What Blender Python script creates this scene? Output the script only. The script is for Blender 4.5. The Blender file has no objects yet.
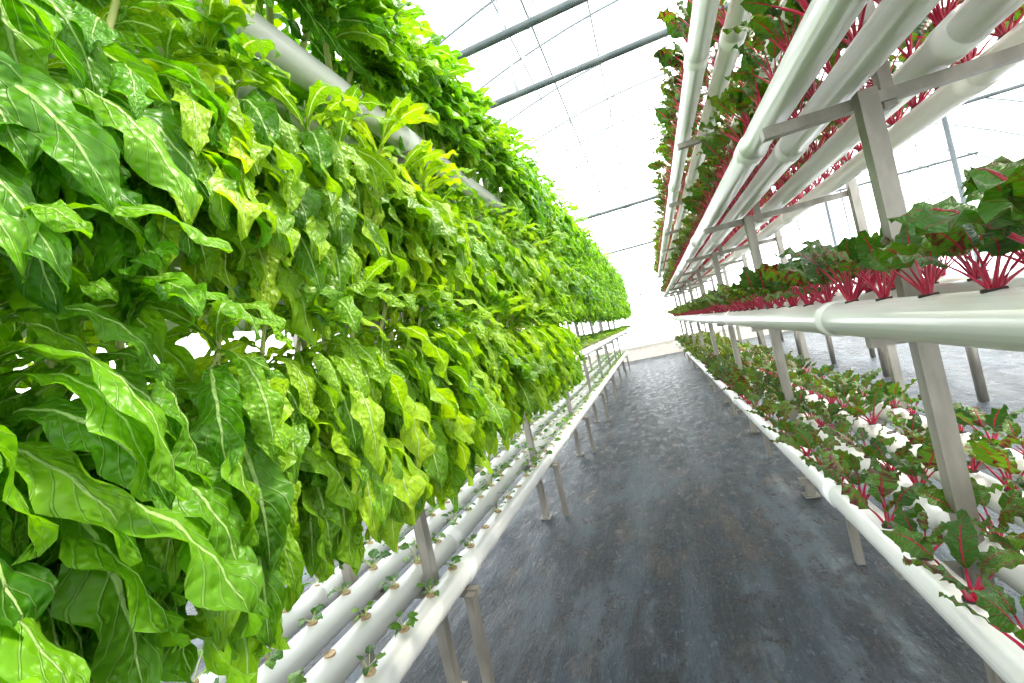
import bpy, math, random
from mathutils import Vector, Matrix
random.seed(7)
CH = 1.25   # camera height
S = bpy.context.scene
S.view_settings.view_transform = 'Standard'
S.view_settings.look = 'None'
S.view_settings.exposure = 1.2

# ------------------------------------------------------------------ mesh builder
class MB:
    def __init__(s):
        s.v=[]; s.f=[]; s.m=[]; s.uv=[]; s.var=[]
    def add(s, vs, fs, mi=0, uvs=None, var=0.5):
        o=len(s.v); s.v.extend(vs)
        for f in fs:
            s.f.append(tuple(i+o for i in f)); s.m.append(mi)
            s.uv.extend([(uvs[i] if uvs else (0.0,0.0)) for i in f])
        s.var.extend([var]*len(vs))
    def path(s, pts, rad, seg=8, mi=0, var=0.5, cap=True):
        n=len(pts); vs=[]; fs=[]; uv=[]
        for i,p in enumerate(pts):
            p=Vector(p)
            a=Vector(pts[max(i-1,0)]); b=Vector(pts[min(i+1,n-1)])
            t=(b-a).normalized()
            ref=Vector((0,0,1)) if abs(t.z)<0.9 else Vector((1,0,0))
            x=t.cross(ref).normalized(); y=x.cross(t)
            r=rad[i] if isinstance(rad,(list,tuple)) else rad
            for k in range(seg):
                an=2*math.pi*k/seg
                vs.append(tuple(p+x*(math.cos(an)*r)+y*(math.sin(an)*r))); uv.append((k/seg,i/n))
        for i in range(n-1):
            for k in range(seg):
                k2=(k+1)%seg
                fs.append((i*seg+k,i*seg+k2,(i+1)*seg+k2,(i+1)*seg+k))
        if cap:
            fs.append(tuple(range(seg))); fs.append(tuple((n-1)*seg+k for k in reversed(range(seg))))
        s.add(vs,fs,mi,uv,var)
    def box(s, c, d, mi=0):
        x,y,z=c; a,b,e=d[0]/2,d[1]/2,d[2]/2
        vs=[(x+i*a,y+j*b,z+k*e) for i in(-1,1) for j in(-1,1) for k in(-1,1)]
        fs=[(0,1,3,2),(4,6,7,5),(0,4,5,1),(2,3,7,6),(0,2,6,4),(1,5,7,3)]
        s.add(vs,fs,mi)
    def beam(s,p0,p1,w,h,mi=0):
        p0=Vector(p0);p1=Vector(p1);t=(p1-p0).normalized()
        ref=Vector((0,0,1)) if abs(t.z)<0.9 else Vector((0,1,0))
        x=t.cross(ref).normalized(); y=x.cross(t)
        vs=[]
        for p in (p0,p1):
            for a,b in((-1,-1),(1,-1),(1,1),(-1,1)):
                vs.append(tuple(p+x*a*w/2+y*b*h/2))
        s.add(vs,[(3,2,1,0),(4,5,6,7),(0,1,5,4),(1,2,6,5),(2,3,7,6),(3,0,4,7)],mi)
    def mesh(s,name,mats,smooth=True):
        me=bpy.data.meshes.new(name); me.from_pydata(s.v,[],s.f)
        for m in mats: me.materials.append(m)
        me.polygons.foreach_set('material_index',s.m)
        me.polygons.foreach_set('use_smooth',[smooth]*len(s.f))
        uvl=me.uv_layers.new(name='UVMap')
        flat=[c for u in s.uv for c in u]
        uvl.data.foreach_set('uv',flat)
        at=me.attributes.new('var','FLOAT','POINT'); at.data.foreach_set('value',s.var)
        me.update(); return me

def obj(name,me,parent=None,loc=(0,0,0),rot=(0,0,0),sc=1.0):
    o=bpy.data.objects.new(name,me); S.collection.objects.link(o)
    o.location=loc; o.rotation_euler=rot
    o.scale=(sc,sc,sc) if not isinstance(sc,tuple) else sc
    if parent: o.parent=parent
    return o
def empty(name):
    o=bpy.data.objects.new(name,None); S.collection.objects.link(o); o.empty_display_size=.1; return o

# ------------------------------------------------------------------ materials
def newmat(name):
    m=bpy.data.materials.new(name); m.use_nodes=True
    nt=m.node_tree; nt.nodes.clear()
    out=nt.nodes.new('ShaderNodeOutputMaterial')
    return m,nt,out
def N(nt,t,**k):
    n=nt.nodes.new(t)
    for a,b in k.items(): setattr(n,a,b)
    return n
def mth(nt,op,a,b=None,c=None,clamp=False):
    n=nt.nodes.new('ShaderNodeMath'); n.operation=op; n.use_clamp=clamp
    for i,x in enumerate((a,b,c)):
        if x is None: continue
        if isinstance(x,(int,float)): n.inputs[i].default_value=x
        else: nt.links.new(x,n.inputs[i])
    return n.outputs[0]
def mixc(nt,f,a,b):
    n=nt.nodes.new('ShaderNodeMix'); n.data_type='RGBA'
    for s,x in((0,f),(6,a),(7,b)):
        if isinstance(x,(int,float)): n.inputs[s].default_value=x
        elif isinstance(x,tuple): n.inputs[s].default_value=(*x,1)
        else: nt.links.new(x,n.inputs[s])
    return n.outputs[2]
def smooth(nt,x,a,b):
    n=nt.nodes.new('ShaderNodeMapRange'); n.interpolation_type='SMOOTHSTEP'
    nt.links.new(x,n.inputs[0]); n.inputs[1].default_value=a; n.inputs[2].default_value=b
    return n.outputs[0]

def leaf_mat(name,dark,mid,yellow,rib,ribw=0.05,lat=9.0,trans=0.4,crinkle=0.6,blotch=None,latf=.35):
    m,nt,out=newmat(name); L=nt.links.new
    uv=N(nt,'ShaderNodeUVMap'); sep=N(nt,'ShaderNodeSeparateXYZ'); L(uv.outputs[0],sep.inputs[0])
    u=mth(nt,'ABSOLUTE',mth(nt,'SUBTRACT',sep.outputs[0],0.5))
    v=sep.outputs[1]
    rw=mth(nt,'MULTIPLY',ribw,mth(nt,'SUBTRACT',1.15,v))      # midrib tapers towards the tip
    ribm=mth(nt,'SUBTRACT',1.0,smooth(nt,mth(nt,'DIVIDE',u,rw),0.45,1.0))
    ph=mth(nt,'MULTIPLY',mth(nt,'SUBTRACT',v,mth(nt,'MULTIPLY',u,0.35)),lat*2*math.pi)
    sn=mth(nt,'SINE',ph)
    latm=smooth(nt,sn,0.86,1.0)
    at=N(nt,'ShaderNodeAttribute',attribute_name='var')
    oi=N(nt,'ShaderNodeObjectInfo')
    csep=N(nt,'ShaderNodeSeparateColor'); L(oi.outputs['Color'],csep.inputs[0])
    cmb=N(nt,'ShaderNodeMapping'); L(uv.outputs[0],cmb.inputs[0]); cmb.inputs['Scale'].default_value=(5,24,1)
    addv=N(nt,'ShaderNodeVectorMath',operation='ADD'); L(cmb.outputs[0],addv.inputs[0])
    cv=N(nt,'ShaderNodeCombineXYZ'); L(mth(nt,'MULTIPLY',at.outputs['Fac'],37.0),cv.inputs[2]); L(cv.outputs[0],addv.inputs[1])
    vo=N(nt,'ShaderNodeTexVoronoi',feature='SMOOTH_F1'); L(addv.outputs[0],vo.inputs['Vector']); vo.inputs['Scale'].default_value=1.3
    f=mth(nt,'ADD',mth(nt,'MULTIPLY',at.outputs['Fac'],0.8),mth(nt,'MULTIPLY',oi.outputs['Random'],0.25))
    f=mth(nt,'ADD',f,mth(nt,'MULTIPLY',mth(nt,'SUBTRACT',0.45,vo.outputs['Distance']),0.3),clamp=True)
    c1=mixc(nt,f,dark,mid)
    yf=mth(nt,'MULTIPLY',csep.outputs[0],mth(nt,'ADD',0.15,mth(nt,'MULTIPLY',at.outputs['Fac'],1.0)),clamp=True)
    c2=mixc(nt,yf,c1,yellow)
    if blotch:
        nz=N(nt,'ShaderNodeTexNoise'); L(addv.outputs[0],nz.inputs['Vector']); nz.inputs['Scale'].default_value=.35
        bm=mth(nt,'MULTIPLY',smooth(nt,nz.outputs[0],0.43,0.62),smooth(nt,at.outputs['Fac'],0.4,0.95))
        c2=mixc(nt,bm,c2,blotch)
    c3=mixc(nt,mth(nt,'MULTIPLY',latm,latf),c2,rib)
    c4=mixc(nt,mth(nt,'MULTIPLY',ribm,0.9),c3,rib)
    h=mth(nt,'ADD',mth(nt,'MULTIPLY',vo.outputs['Distance'],-crinkle),mth(nt,'MULTIPLY',latm,-0.25))
    h=mth(nt,'ADD',h,mth(nt,'MULTIPLY',ribm,-0.4))
    bp=N(nt,'ShaderNodeBump'); bp.inputs['Strength'].default_value=0.9; bp.inputs['Distance'].default_value=0.008
    L(h,bp.inputs['Height'])
    pr=N(nt,'ShaderNodeBsdfPrincipled'); L(c4,pr.inputs['Base Color']); pr.inputs['Roughness'].default_value=0.38
    pr.inputs['Specular IOR Level'].default_value=0.35
    L(bp.outputs[0],pr.inputs['Normal'])
    tr=N(nt,'ShaderNodeBsdfTranslucent')
    hs=N(nt,'ShaderNodeHueSaturation'); hs.inputs['Saturation'].default_value=1.1; hs.inputs['Value'].default_value=1.5; hs.inputs['Hue'].default_value=0.495
    L(c4,hs.inputs['Color']); L(hs.outputs[0],tr.inputs['Color']); L(bp.outputs[0],tr.inputs['Normal'])
    mx=N(nt,'ShaderNodeMixShader'); mx.inputs[0].default_value=trans
    L(pr.outputs[0],mx.inputs[1]); L(tr.outputs[0],mx.inputs[2]); L(mx.outputs[0],out.inputs[0])
    return m
green=leaf_mat('chicory_leaf',(0.026,0.15,0.004),(0.165,0.45,0.010),(0.44,0.58,0.012),(0.50,0.70,0.24),ribw=.10,lat=11,trans=0.42,crinkle=0.8,latf=.22)
beet=leaf_mat('beet_leaf',(0.009,0.048,0.005),(0.050,0.17,0.010),(0.22,0.34,0.03),(0.30,0.014,0.040),ribw=0.07,lat=5,trans=0.3,crinkle=0.5,blotch=(0.075,0.009,0.010),latf=.18)
seedm=leaf_mat('seedling_leaf',(0.015,0.085,0.008),(0.08,0.26,0.015),(0.30,0.44,0.03),(0.22,0.42,0.10),lat=4,trans=0.3,crinkle=0.4,latf=.2)

def simple(name,col,rough=.5,metal=0,noise=None,bump=0,scale=20,stretch=(1,1,1)):
    m,nt,out=newmat(name); L=nt.links.new
    pr=N(nt,'ShaderNodeBsdfPrincipled'); pr.inputs['Roughness'].default_value=rough; pr.inputs['Metallic'].default_value=metal
    L(pr.outputs[0],out.inputs[0])
    if noise:
        tc=N(nt,'ShaderNodeTexCoord'); mp=N(nt,'ShaderNodeMapping'); L(tc.outputs['Object'],mp.inputs[0]); mp.inputs['Scale'].default_value=stretch
        nz=N(nt,'ShaderNodeTexNoise'); L(mp.outputs[0],nz.inputs['Vector']); nz.inputs['Scale'].default_value=scale; nz.inputs['Detail'].default_value=6
        c=mixc(nt,smooth(nt,nz.outputs[0],.35,.7),col,noise); L(c,pr.inputs['Base Color'])
        if bump:
            b=N(nt,'ShaderNodeBump'); b.inputs['Strength'].default_value=bump; b.inputs['Distance'].default_value=.004; L(nz.outputs[0],b.inputs['Height']); L(b.outputs[0],pr.inputs['Normal'])
    else: pr.inputs['Base Color'].default_value=(*col,1)
    return m
pvc=simple('white_pvc',(0.94,0.94,0.92),.22,0,noise=(0.91,0.91,0.88),scale=3,stretch=(1,.3,1))
stemg=simple('pale_green_stem',(0.38,0.46,0.11),.45,noise=(0.55,0.52,0.22),scale=12)
stemr=simple('magenta_stem',(0.40,0.003,0.04),.35,noise=(0.25,0.002,0.02),scale=15)
potm=simple('net_pot_sponge',(0.34,0.22,0.11),.8,noise=(0.5,0.38,0.2),scale=30)
potd=simple('planting_hole_dark',(0.05,0.035,0.03),.8)
galv=simple('galvanised_post',(0.20,0.185,0.155),.42,.3,noise=(0.31,0.29,0.25),scale=14,stretch=(1,1,.3),bump=.1)
steel=simple('roof_steel',(0.07,0.092,0.092),.5,.2,noise=(0.12,0.14,0.14),scale=6)
steell=simple('thin_steel',(0.19,0.22,0.235),.5,.1)
brick=simple('low_brick_wall',(0.60,0.54,0.46),.8,noise=(0.72,0.66,0.58),scale=9,bump=.3)

# film
film,nt,out=newmat('greenhouse_film')
t=N(nt,'ShaderNodeBsdfTransparent'); t.inputs[0].default_value=(.98,.99,1,1)
d=N(nt,'ShaderNodeBsdfTranslucent'); d.inputs[0].default_value=(.95,.97,1,1)
mx=N(nt,'ShaderNodeMixShader'); tc=N(nt,'ShaderNodeTexCoord'); nz=N(nt,'ShaderNodeTexNoise'); nz.inputs['Scale'].default_value=.8
nt.links.new(tc.outputs['Object'],nz.inputs['Vector'])
nt.links.new(mth(nt,'MULTIPLY',nz.outputs[0],.3),mx.inputs[0])
nt.links.new(t.outputs[0],mx.inputs[1]); nt.links.new(d.outputs[0],mx.inputs[2]); nt.links.new(mx.outputs[0],out.inputs[0])

# ground mat
gm,nt,out=newmat('weed_mat'); L=nt.links.new
tc=N(nt,'ShaderNodeTexCoord')
def noise(sc,st,det=6,w=.55,off=0):
    mp=N(nt,'ShaderNodeMapping'); L(tc.outputs['Object'],mp.inputs[0]); mp.inputs['Scale'].default_value=st; mp.inputs['Location'].default_value=(off,off,0)
    nz=N(nt,'ShaderNodeTexNoise'); L(mp.outputs[0],nz.inputs['Vector']); nz.inputs['Scale'].default_value=sc; nz.inputs['Detail'].default_value=det; nz.inputs['Roughness'].default_value=w
    return nz.outputs[0]
n1=noise(6,(1.7,.9,1),10,.78); n2=noise(1.5,(1.6,.6,1),5,.65,3); n3=noise(60,(1.2,.5,1),4,.7); n4=noise(2.0,(1.8,.7,1),8,.75,9); n5=noise(2.2,(1.6,.22,1),7,.72,5)
c=mixc(nt,smooth(nt,n1,.45,.58),(0.0008,0.0013,0.0018),(0.014,0.022,0.029))
c=mixc(nt,mth(nt,'MULTIPLY',smooth(nt,n5,.47,.60),.65),c,(0.040,0.058,0.073))
c=mixc(nt,mth(nt,'MULTIPLY',mth(nt,'MULTIPLY',smooth(nt,n2,.47,.60),smooth(nt,n1,.40,.56)),.65),c,(0.085,0.108,0.125))
c=mixc(nt,mth(nt,'MULTIPLY',smooth(nt,n4,.54,.64),.5),c,(0.066,0.050,0.032))
c=mixc(nt,mth(nt,'MULTIPLY',mth(nt,'MULTIPLY',smooth(nt,n3,.53,.64),smooth(nt,n1,.44,.6)),.5),c,(0.15,0.17,0.18))
pr=N(nt,'ShaderNodeBsdfPrincipled'); L(c,pr.inputs['Base Color'])
L(mth(nt,'ADD',.20,mth(nt,'MULTIPLY',smooth(nt,n1,.35,.65),.35)),pr.inputs['Roughness'])
pr.inputs['Specular IOR Level'].default_value=.22
pr.inputs['Specular Tint'].default_value=(.85,.95,1,1)
hh=mth(nt,'ADD',n1,mth(nt,'ADD',mth(nt,'MULTIPLY',n3,.25),mth(nt,'MULTIPLY',n5,1.8)))
b=N(nt,'ShaderNodeBump'); b.inputs['Strength'].default_value=.9; b.inputs['Distance'].default_value=.02; L(hh,b.inputs['Height']); L(b.outputs[0],pr.inputs['Normal'])
L(pr.outputs[0],out.inputs[0])

# ------------------------------------------------------------------ leaves
def leaf(mb,p,az,e0,e1,Ln,W,mi=0,nl=14,nw=6,teeth=0.12,wave=0.10,fold=0.25,pet=0.12,roll=0.0,shape='long',var=None,bend=1.1):
    var=random.random() if var is None else var
    p=Vector(p); vs=[];uv=[];fs=[]
    ds=Ln/nl; ph=random.uniform(0,6); tw=random.uniform(-.7,.7); ph2=random.uniform(0,6); ac=random.uniform(-.5,.5)
    for i in range(nl+1):
        t=i/nl
        e=e0+(e1-e0)*(t**bend)
        a2=az+ac*t
        side0=Vector((-math.sin(a2),math.cos(a2),0))
        tan=Vector((math.cos(a2)*math.cos(e),math.sin(a2)*math.cos(e),math.sin(e)))
        nrm=tan.cross(side0).normalized()
        rr=roll+tw*t
        side=(side0*math.cos(rr)+nrm*math.sin(rr)); nr=(nrm*math.cos(rr)-side0*math.sin(rr))
        if shape=='long':
            w=(.18+.82*max(0,min(1,(t-pet)/.45))**.9)*(1-max(0,(t-.6)/.4)**2.6)*.5*W
            if t<pet: w=.12*W
            if t>.99: w=.01*W
        else:
            tt=max(0,(t-pet)/(1-pet))
            w=.5*W*(math.sin(math.pi*min(1,tt**.72))**.75) if tt>0 else 0
            w=max(w,.04*W)
        w*=1+teeth*math.sin(t*25+ph)*(1 if t>.15 else 0)+teeth*.5*math.sin(t*50+ph2)
        for j in range(nw+1):
            u=j/nw*2-1
            off=fold*abs(u)**1.3*w+wave*W*abs(u)**2*math.sin(t*22+ph2+(1.3 if u>0 else 0))*(.3+t)
            off+=0.035*W*math.sin(t*40+u*3+ph)*(1-abs(u)*.3)
            vs.append(tuple(p+side*(u*w)+nr*off*-1)); uv.append(((u+1)/2,t))
        p=p+tan*ds
    for i in range(nl):
        for j in range(nw):
            a=i*(nw+1)+j; fs.append((a,a+1,a+nw+2,a+nw+1))
    mb.add(vs,fs,mi,uv,var)

WR=(.15,.245)
def chicory(nleaf,h,biased=True,skirt=7,zlo=0.0,LS=1.0):
    mb=MB()
    lean=random.uniform(.02,.07); pts=[]
    for i in range(5):
        t=i/4; pts.append((lean*t*t,random.uniform(-.012,.012),h*t))
    mb.path(pts,[.009,.008,.007,.006,.004],7,1)
    for k in range(nleaf):
        t=zlo+(1-zlo)*(k+.5)/nleaf; z=h*t*.98; x=lean*t*t
        az=random.gauss(0,.9) if (biased and random.random()<.8) else random.uniform(0,6.28)
        Ln=random.uniform(.20,.34)*(1-.35*t**3)*LS
        if t<.87:
            e0=random.uniform(.3,1.15); e1=random.uniform(-1.8,-1.25); bd=random.uniform(.35,.8)
            if zlo>0: e1=random.uniform(-1.5,-.6); bd=random.uniform(.6,1.1); Ln*=.85
        else:
            e0=random.uniform(.8,1.4); e1=random.uniform(-1.5,0); bd=.9
        leaf(mb,(x,0,z),az,e0,e1,Ln,Ln*random.uniform(*WR),0,nl=26,nw=6,teeth=.13,wave=.20,fold=random.uniform(-.1,.5),roll=random.uniform(-.7,.7),bend=bd,pet=.1)
    for k in range(skirt):   # leaves that spill over the pipe and hang below it
        az=random.gauss(0,.6); Ln=random.uniform(.20,.29)*LS
        leaf(mb,(.015,random.uniform(-.03,.03),random.uniform(.01,.07)),az,random.uniform(.25,.6),random.uniform(-1.75,-1.4),Ln,Ln*random.uniform(*WR),0,nl=26,nw=6,teeth=.12,wave=.18,fold=random.uniform(-.1,.5),roll=random.uniform(-.7,.7),bend=random.uniform(.32,.5),pet=.18)
    return mb.mesh('chicory_plant_mesh',[green,stemg])
CH_B=[chicory(random.randint(26,31),random.uniform(.28,.38),skirt=7) for _ in range(10)]
CH_N=[chicory(random.randint(25,30),random.uniform(.30,.40),skirt=8,LS=1.08) for _ in range(8)]
CH_2=[chicory(random.randint(26,31),random.uniform(.28,.38),skirt=5) for _ in range(8)]
CH_T=[chicory(random.randint(26,30),random.uniform(.24,.32),skirt=0,zlo=.22) for _ in range(7)]
CH_R=[chicory(24,random.uniform(.22,.34),False,0) for _ in range(4)]

def beetp(n,hs,ls,up=0.0):
    mb=MB()
    for k in range(n):
        az=k*2.4+random.uniform(-.4,.4); inner=k/n
        e=1.42-.65*inner*random.uniform(.6,1.1); sl=hs*random.uniform(.6,1.1)
        pts=[];p=Vector((.006*math.cos(az),.006*math.sin(az),0))
        for i in range(5):
            pts.append(tuple(p)); ee=e-.30*i/4
            p=p+Vector((math.cos(az)*math.cos(ee),math.sin(az)*math.cos(ee),math.sin(ee)))*sl/4
        mb.path(pts,[.0044,.0038,.0032,.0026,.002],6,1)
        Ln=ls*random.uniform(.65,1.15)
        leaf(mb,pts[-1],az,e-.1,random.uniform(-.9,.6)+up,Ln,Ln*random.uniform(.5,.68),0,nl=12,nw=6,teeth=.06,wave=.14,fold=random.uniform(-.3,.5),pet=.05,roll=random.uniform(-.8,.8),shape='ovate')
    mb.path([(0,0,-.02),(0,0,.012)],[.012,.007],8,1)
    return mb.mesh('beet_plant_mesh',[beet,stemr])
BE=[beetp(random.randint(8,12),.115,.115,.3) for _ in range(8)]
BE_S=[beetp(random.randint(6,9),.075,.095,.2) for _ in range(8)]

def seedp(n,hs,ls):
    mb=MB()
    for k in range(n):
        az=k*2.4+random.uniform(-.4,.4); e=random.uniform(.5,1.2); sl=hs*random.uniform(.5,1.2)
        pts=[];p=Vector((0,0,0))
        for i in range(4):
            pts.append(tuple(p)); p=p+Vector((math.cos(az)*math.cos(e),math.sin(az)*math.cos(e),math.sin(e)))*sl/3
        mb.path(pts,.0013,5,1)
        Ln=ls*random.uniform(.6,1.2)
        leaf(mb,pts[-1],az,e*.5,random.uniform(-1.0,0),Ln,Ln*random.uniform(.5,.8),0,nl=9,nw=4,teeth=.16,wave=.08,fold=-.1,pet=.05,roll=random.uniform(-.5,.5),shape='ovate')
    return mb.mesh('seedling_mesh',[seedm,stemg])
SE=[seedp(random.randint(5,8),.035,.04) for _ in range(6)]
SE_L=[seedp(random.randint(10,14),.07,.07) for _ in range(3)]
SE_M=[seedp(random.randint(8,11),.055,.05) for _ in range(3)]

# ------------------------------------------------------------------ racks
YE=13.0; YS=-1.2
def pipes(mb,xs,z,r,spacing,hole_off,y0=YS,y1=YE,pot=1,seg=24):
    for i,x in enumerate(xs):
        mb.path([(x,y0,z),(x,y1,z)],r,seg,0)
        y=y0+random.uniform(.6,1.4)
        while y<y1:
            mb.path([(x,y-.045,z),(x,y-.043,z),(x,y+.043,z),(x,y+.045,z)],[r,r+.005,r+.005,r],seg,0); y+=2.0
        for e in(y0,y1):
            mb.path([(x,e-.03,z),(x,e+.03,z)],r+.006,seg,0)
        y=y0+.1+hole_off[i%len(hole_off)]
        while y<y1-.1:
            mb.path([(x,y,z+r-.012),(x,y,z+r+.003)],[.019,.017],12,pot); y+=spacing
def legs(mb,xs,ys,z1,w=.04):
    for x in xs:
        for y in ys:
            mb.beam((x,y,.006),(x,y,z1),w,w,2)
            mb.box((x,y,.004),(w*1.8,w*1.8,.008),2)
PY=[-.07+1.52*k for k in range(9)]; PY=[y for y in PY if y<YE]
# ---- left rack
LX0=[-.91,-1.10,-1.30,-1.50]; LX=[-.74,-.93,-1.12,-1.31]
Z0=CH-.82; Z1=CH-.20; Z2=CH+.30; Z3=CH+.87
rk=empty('hydroponic_rack')
mb=MB()
pipes(mb,LX0,Z0,.048,.17,[.0,.06,.03,.1])
pipes(mb,LX,Z1,.045,.12,[.0,.06],pot=3); pipes(mb,LX,Z2,.045,.12,[.0,.06],pot=3); pipes(mb,LX,Z3,.043,.12,[.0,.06],pot=3)
obj('planting_pipes',mb.mesh('rack_pipes',[pvc,potm,galv,potd]),rk)
mb=MB()
legs(mb,[-1.01,-1.40],PY,Z3-.06)
for y in PY:
    mb.beam((-.86,y,.006),(-.86,y,Z0-.055),.035,.035,2)
    for z,a,b in((Z0,-.84,-1.6),(Z1,-.72,-1.42),(Z2,-.72,-1.42),(Z3,-.72,-1.42)):
        mb.beam((a,y+.035,z-.065),(b,y+.035,z-.065),.03,.03,2)
obj('frame_posts',mb.mesh('rack_frame',[pvc,potm,galv],False),rk)
# ---- right rack
rk2=empty('hydroponic_rack.001')
RX0=[.52,.71,.91,1.11]; RX1=[.57,.80,.99]; RX2=[.47,.635,.86,1.12]; RX3=[.43,.57,.78,1.0]
R0=CH-.80; R1=CH-.135; R2=CH+.53; R3=CH+1.10
mb=MB()
pipes(mb,RX0,R0,.048,.175,[.0,.07],pot=3); pipes(mb,RX1,R1,.054,.19,[.0,.07],pot=3)
pipes(mb,RX2,R2,.047,.15,[.0,.07],pot=3); pipes(mb,RX3,R3,.047,.15,[.0,.07],pot=3)
obj('planting_pipes',mb.mesh('rack_pipes_r',[pvc,potm,galv,potd]),rk2)
mb=MB()
for y in PY:
    mb.beam((.665,y,.006),(.665,y,R2-.05),.045,.04,2)
    mb.box((.665,y,.004),(.08,.08,.008),2)
    mb.beam((1.21,y,.006),(1.21,y,R3-.05),.04,.04,2)
    mb.beam((.735,y+.05,R2-.1),(.735,y+.05,R3-.05),.03,.03,2)
    mb.beam((.62,y+.76,.006),(.62,y+.76,R0-.05),.03,.03,2)
    for z,a,b in((R0,.50,1.25),(R1,.56,1.25),(R2,.42,1.25),(R3,.38,1.25)):
        mb.beam((a,y+.04,z-.068),(b,y+.04,z-.068),.032,.032,2)
    mb.beam((.46,y+.76,R0-.064),(1.2,y+.76,R0-.064),.03,.03,2)
obj('frame_posts',mb.mesh('rack_frame_r',[pvc,potm,galv],False),rk2)
# ---- distant rack further right
rk3=empty('hydroponic_rack.002')
mb=MB(); pipes(mb,[2.3,2.5,2.7,2.9],CH-.5,.05,.3,[0,.1],y0=1,pot=3); 
for y in PY[1:]:
    for x in(2.36,2.85): mb.beam((x,y,.006),(x,y,CH-.55),.05,.05,2)
    mb.beam((2.2,y,CH-.57),(3.0,y,CH-.57),.03,.03,2)
obj('planting_pipes',mb.mesh('rack_far',[pvc,potm,galv,potd]),rk3)

# ------------------------------------------------------------------ planting
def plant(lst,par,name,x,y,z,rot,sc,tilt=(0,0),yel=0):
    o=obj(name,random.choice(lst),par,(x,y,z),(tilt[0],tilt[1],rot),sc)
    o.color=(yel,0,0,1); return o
chg=empty('chicory_greens_on_rack')
for zi,z in enumerate((Z1,Z2,Z3)):
    yend=3.1 if zi==0 else 12.8
    for xi,x in enumerate(LX):
        if xi==3 and zi<2: continue
        y=-.35+.03*xi
        step=.085 if xi==0 else .14
        if xi>0 and zi==0: step=.15
        while y<yend:
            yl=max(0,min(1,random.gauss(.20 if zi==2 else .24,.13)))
            if zi<=1 and 0.5<y<3.2: yl=min(1,yl+.26)  # older yellow leaves, plus a sunlit glow painted into this stretch's leaf tint
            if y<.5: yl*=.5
            sc=random.uniform(.88,1.12)
            if y>5: sc*=1.05
            if xi==0:
                lst=(CH_B,CH_2,CH_T)[zi]
                if zi==1 and y<1.3: lst=CH_B
                if zi<2 and y<.9: lst=CH_N
                if zi==2 and y>2.6: lst=CH_2
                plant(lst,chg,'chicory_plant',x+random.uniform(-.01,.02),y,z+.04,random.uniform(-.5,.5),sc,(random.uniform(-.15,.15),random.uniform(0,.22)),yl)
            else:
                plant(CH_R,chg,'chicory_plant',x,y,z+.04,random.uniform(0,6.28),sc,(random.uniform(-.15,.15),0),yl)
            y+=step*random.uniform(.85,1.2)*(1 if y<6 else 1.35)
sg=empty('seedlings_on_rack')
for xi,x in enumerate(LX0):
    y=YS+.1+[.0,.06,.03,.1][xi]
    while y<YE-.1:
        if random.random()<.95:
            r=random.random()
            lst=SE
            if y<1.1 and xi>0 and r<.7: lst=SE_L if r<.4 else SE_M
            elif r<.3: lst=SE_M
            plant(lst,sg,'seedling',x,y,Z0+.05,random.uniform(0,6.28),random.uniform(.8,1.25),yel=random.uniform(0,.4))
        y+=.17
for x in LX:
    y=3.3
    while y<12.8:
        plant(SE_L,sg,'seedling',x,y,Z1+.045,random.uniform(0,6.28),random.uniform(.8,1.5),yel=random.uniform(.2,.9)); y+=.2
bg=empty('beet_plants_on_rack')
for xs,z,lst,r,sp in((RX0,R0,BE_S,.048,.175),(RX1,R1,BE,.054,.19),(RX2,R2,BE,.047,.15),(RX3,R3,BE,.047,.15)):
    for xi,x in enumerate(xs):
        y=YS+.1+[0,.07][xi%2]
        while y<YE-.1:
            if y>-.3 and random.random()<.95:
                sc=random.uniform(.8,1.2)
                if z==R2 and xi==0: sc*=.8
                if z==R3: sc*=.95
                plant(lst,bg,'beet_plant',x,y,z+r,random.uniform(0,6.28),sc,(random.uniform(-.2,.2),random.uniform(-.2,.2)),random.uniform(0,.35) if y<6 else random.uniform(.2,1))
            y+=sp

# ------------------------------------------------------------------ greenhouse
XL,XR,Y0,Y1=-5.5,7.5,-4.0,15.0; ZE=CH+1.5; XM=(XL+XR)/2; RISE=2.3
mb=MB(); mb.add([(XL-1,Y0-1,0),(XR+1,Y0-1,0),(XR+1,Y1+1,0),(XL-1,Y1+1,0)],[(0,1,2,3)],0); obj('floor',mb.mesh('floor',[gm],False))
def arch(t): # t 0..1
    return XL+(XR-XL)*t, ZE+RISE*math.sin(math.pi*t)**.85
mb=MB(); n=32; vs=[];fs=[]
for i in range(n+1):
    x,z=arch(i/n); vs+= [(x,Y0,z+.04),(x,Y1,z+.04)]
for i in range(n): fs.append((2*i,2*i+1,2*i+3,2*i+2))
mb.add(vs,fs); obj('ceiling',mb.mesh('roof_film',[film]))
def quad(name,vs,mat):
    m=MB(); m.add(vs,[(0,1,2,3)]); return obj(name,m.mesh(name,[mat],False))
quad('wall_left',[(XL,Y0,0),(XL,Y1,0),(XL,Y1,ZE+.04),(XL,Y0,ZE+.04)],film)
quad('wall_right',[(XR,Y0,0),(XR,Y1,0),(XR,Y1,ZE+.04),(XR,Y0,ZE+.04)],film)
for nm,yy in(('wall_far',Y1),('wall_back',Y0)):
    m=MB(); vs=[(XL,yy,0)]+[(arch(i/n)[0],yy,arch(i/n)[1]+.04) for i in range(n+1)]+[(XR,yy,0)]
    m.add(vs,[tuple(range(len(vs)))]); obj(nm,m.mesh(nm,[film],False))
mb=MB(); mb.box(((XL+XR)/2,Y1-.15,.2),(XR-XL-.1,.2,.4)); mb.box(((XL+XR)/2,Y1-.15,.425),(XR-XL-.1,.26,.05)); obj('low_end_wall',mb.mesh('low_end_wall',[brick],False))
gf=empty('greenhouse_frame')
mb=MB(); TZ=CH+1.9
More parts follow.
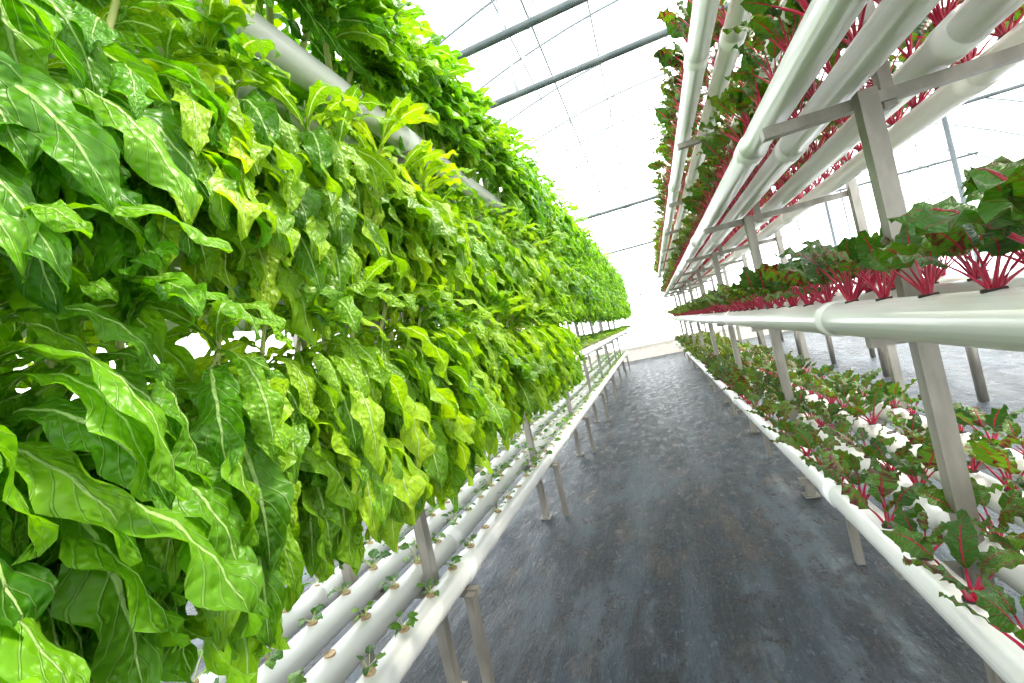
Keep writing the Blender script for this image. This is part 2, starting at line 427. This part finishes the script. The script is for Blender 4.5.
def xat(z):
    lo=0;hi=.5
    for _ in range(30):
        m_=(lo+hi)/2
        if arch(m_)[1]<z: lo=m_
        else: hi=m_
    return arch(lo)[0]
xa=xat(TZ)
ties=[3.25+4.2*k for k in range(-1,3)]
for y in ties+[2.6]:
    mb.path([(xa,y,TZ),(XR+XL-xa,y,TZ)],.026,10,0)
for y in ties:
    for x in [XL+1.6+1.65*i for i in range(7)]:
        t=(x-XL)/(XR-XL); zz=arch(t)[1]
        mb.path([(x,y,TZ),(x,y,zz)],.012,6,1)
        t2=min(1,(x+.8-XL)/(XR-XL)); 
        mb.path([(x,y,TZ),(x+.8,y,arch(t2)[1])],.010,6,1)
    for x in(XL+.05,XR-.05): mb.path([(x,y,0),(x,y,ZE)],.04,10,0)
    mb.path([(4.2,y,0),(4.2,y,TZ)],.03,10,1)
y=Y0
while y<=Y1+.01:
    mb.path([(arch(i/n)[0],y,arch(i/n)[1]) for i in range(n+1)],.014,6,1); y+=1.05
for i in range(1,14):
    x,z=arch(i/14); mb.path([(x,Y0,z-.02),(x,Y1,z-.02)],.011,6,1)
for x in(XL+.03,XR-.03):
    for z in(.6,1.6,ZE): mb.path([(x,Y0,z),(x,Y1,z)],.02,6,1)
x=XL+.5
while x<XR:
    t=(x-XL)/(XR-XL); mb.path([(x,Y1-.05,0.6),(x,Y1-.05,arch(t)[1])],.02,6,1); x+=1.2
for z in(1.3,2.1,2.9): mb.path([(XL,Y1-.06,z),(XR,Y1-.06,z)],.018,6,1)
for x,z in((-.35,CH+2.15),(.9,CH+2.1),(2.3,CH+1.95),(-1.8,CH+2.0)):
    mb.path([(x,Y0,z),(x,Y1,z)],.008,6,1)
obj('steel_tubes',mb.mesh('greenhouse_frame',[steel,steell]),gf)

# ------------------------------------------------------------------ light
w=bpy.data.worlds.new('sky'); S.world=w; w.use_nodes=True
bgn=w.node_tree.nodes['Background']; bgn.inputs[0].default_value=(0.96,0.985,1.0,1); bgn.inputs[1].default_value=2.1
sd=bpy.data.lights.new('sun','SUN'); sd.energy=4.0; sd.angle=math.radians(8); sd.color=(1,.94,.76)
so=bpy.data.objects.new('sun',sd); S.collection.objects.link(so)
so.rotation_euler=Vector((-.45,-.33,-.8)).to_track_quat('-Z','Y').to_euler(); so.location=(3,3,8)

# ------------------------------------------------------------------ camera
cd=bpy.data.cameras.new('camera'); cd.sensor_width=36; cd.lens=430/1024*36; cd.clip_start=.02; cd.clip_end=100
co=bpy.data.objects.new('camera',cd); S.collection.objects.link(co)
yaw=math.atan(142/430); pit=math.radians(.95)
F=Vector((-math.sin(yaw)*math.cos(pit),math.cos(yaw)*math.cos(pit),math.sin(pit)))
R=Vector((math.cos(yaw),math.sin(yaw),0)); U=R.cross(F)
X=.977*R-.215*U; Y=.215*R+.977*U; X.normalize(); Y.normalize(); Z=-F
M=Matrix(((X.x,Y.x,Z.x,0),(X.y,Y.y,Z.y,0),(X.z,Y.z,Z.z,CH),(0,0,0,1)))
co.matrix_world=M
S.camera=co
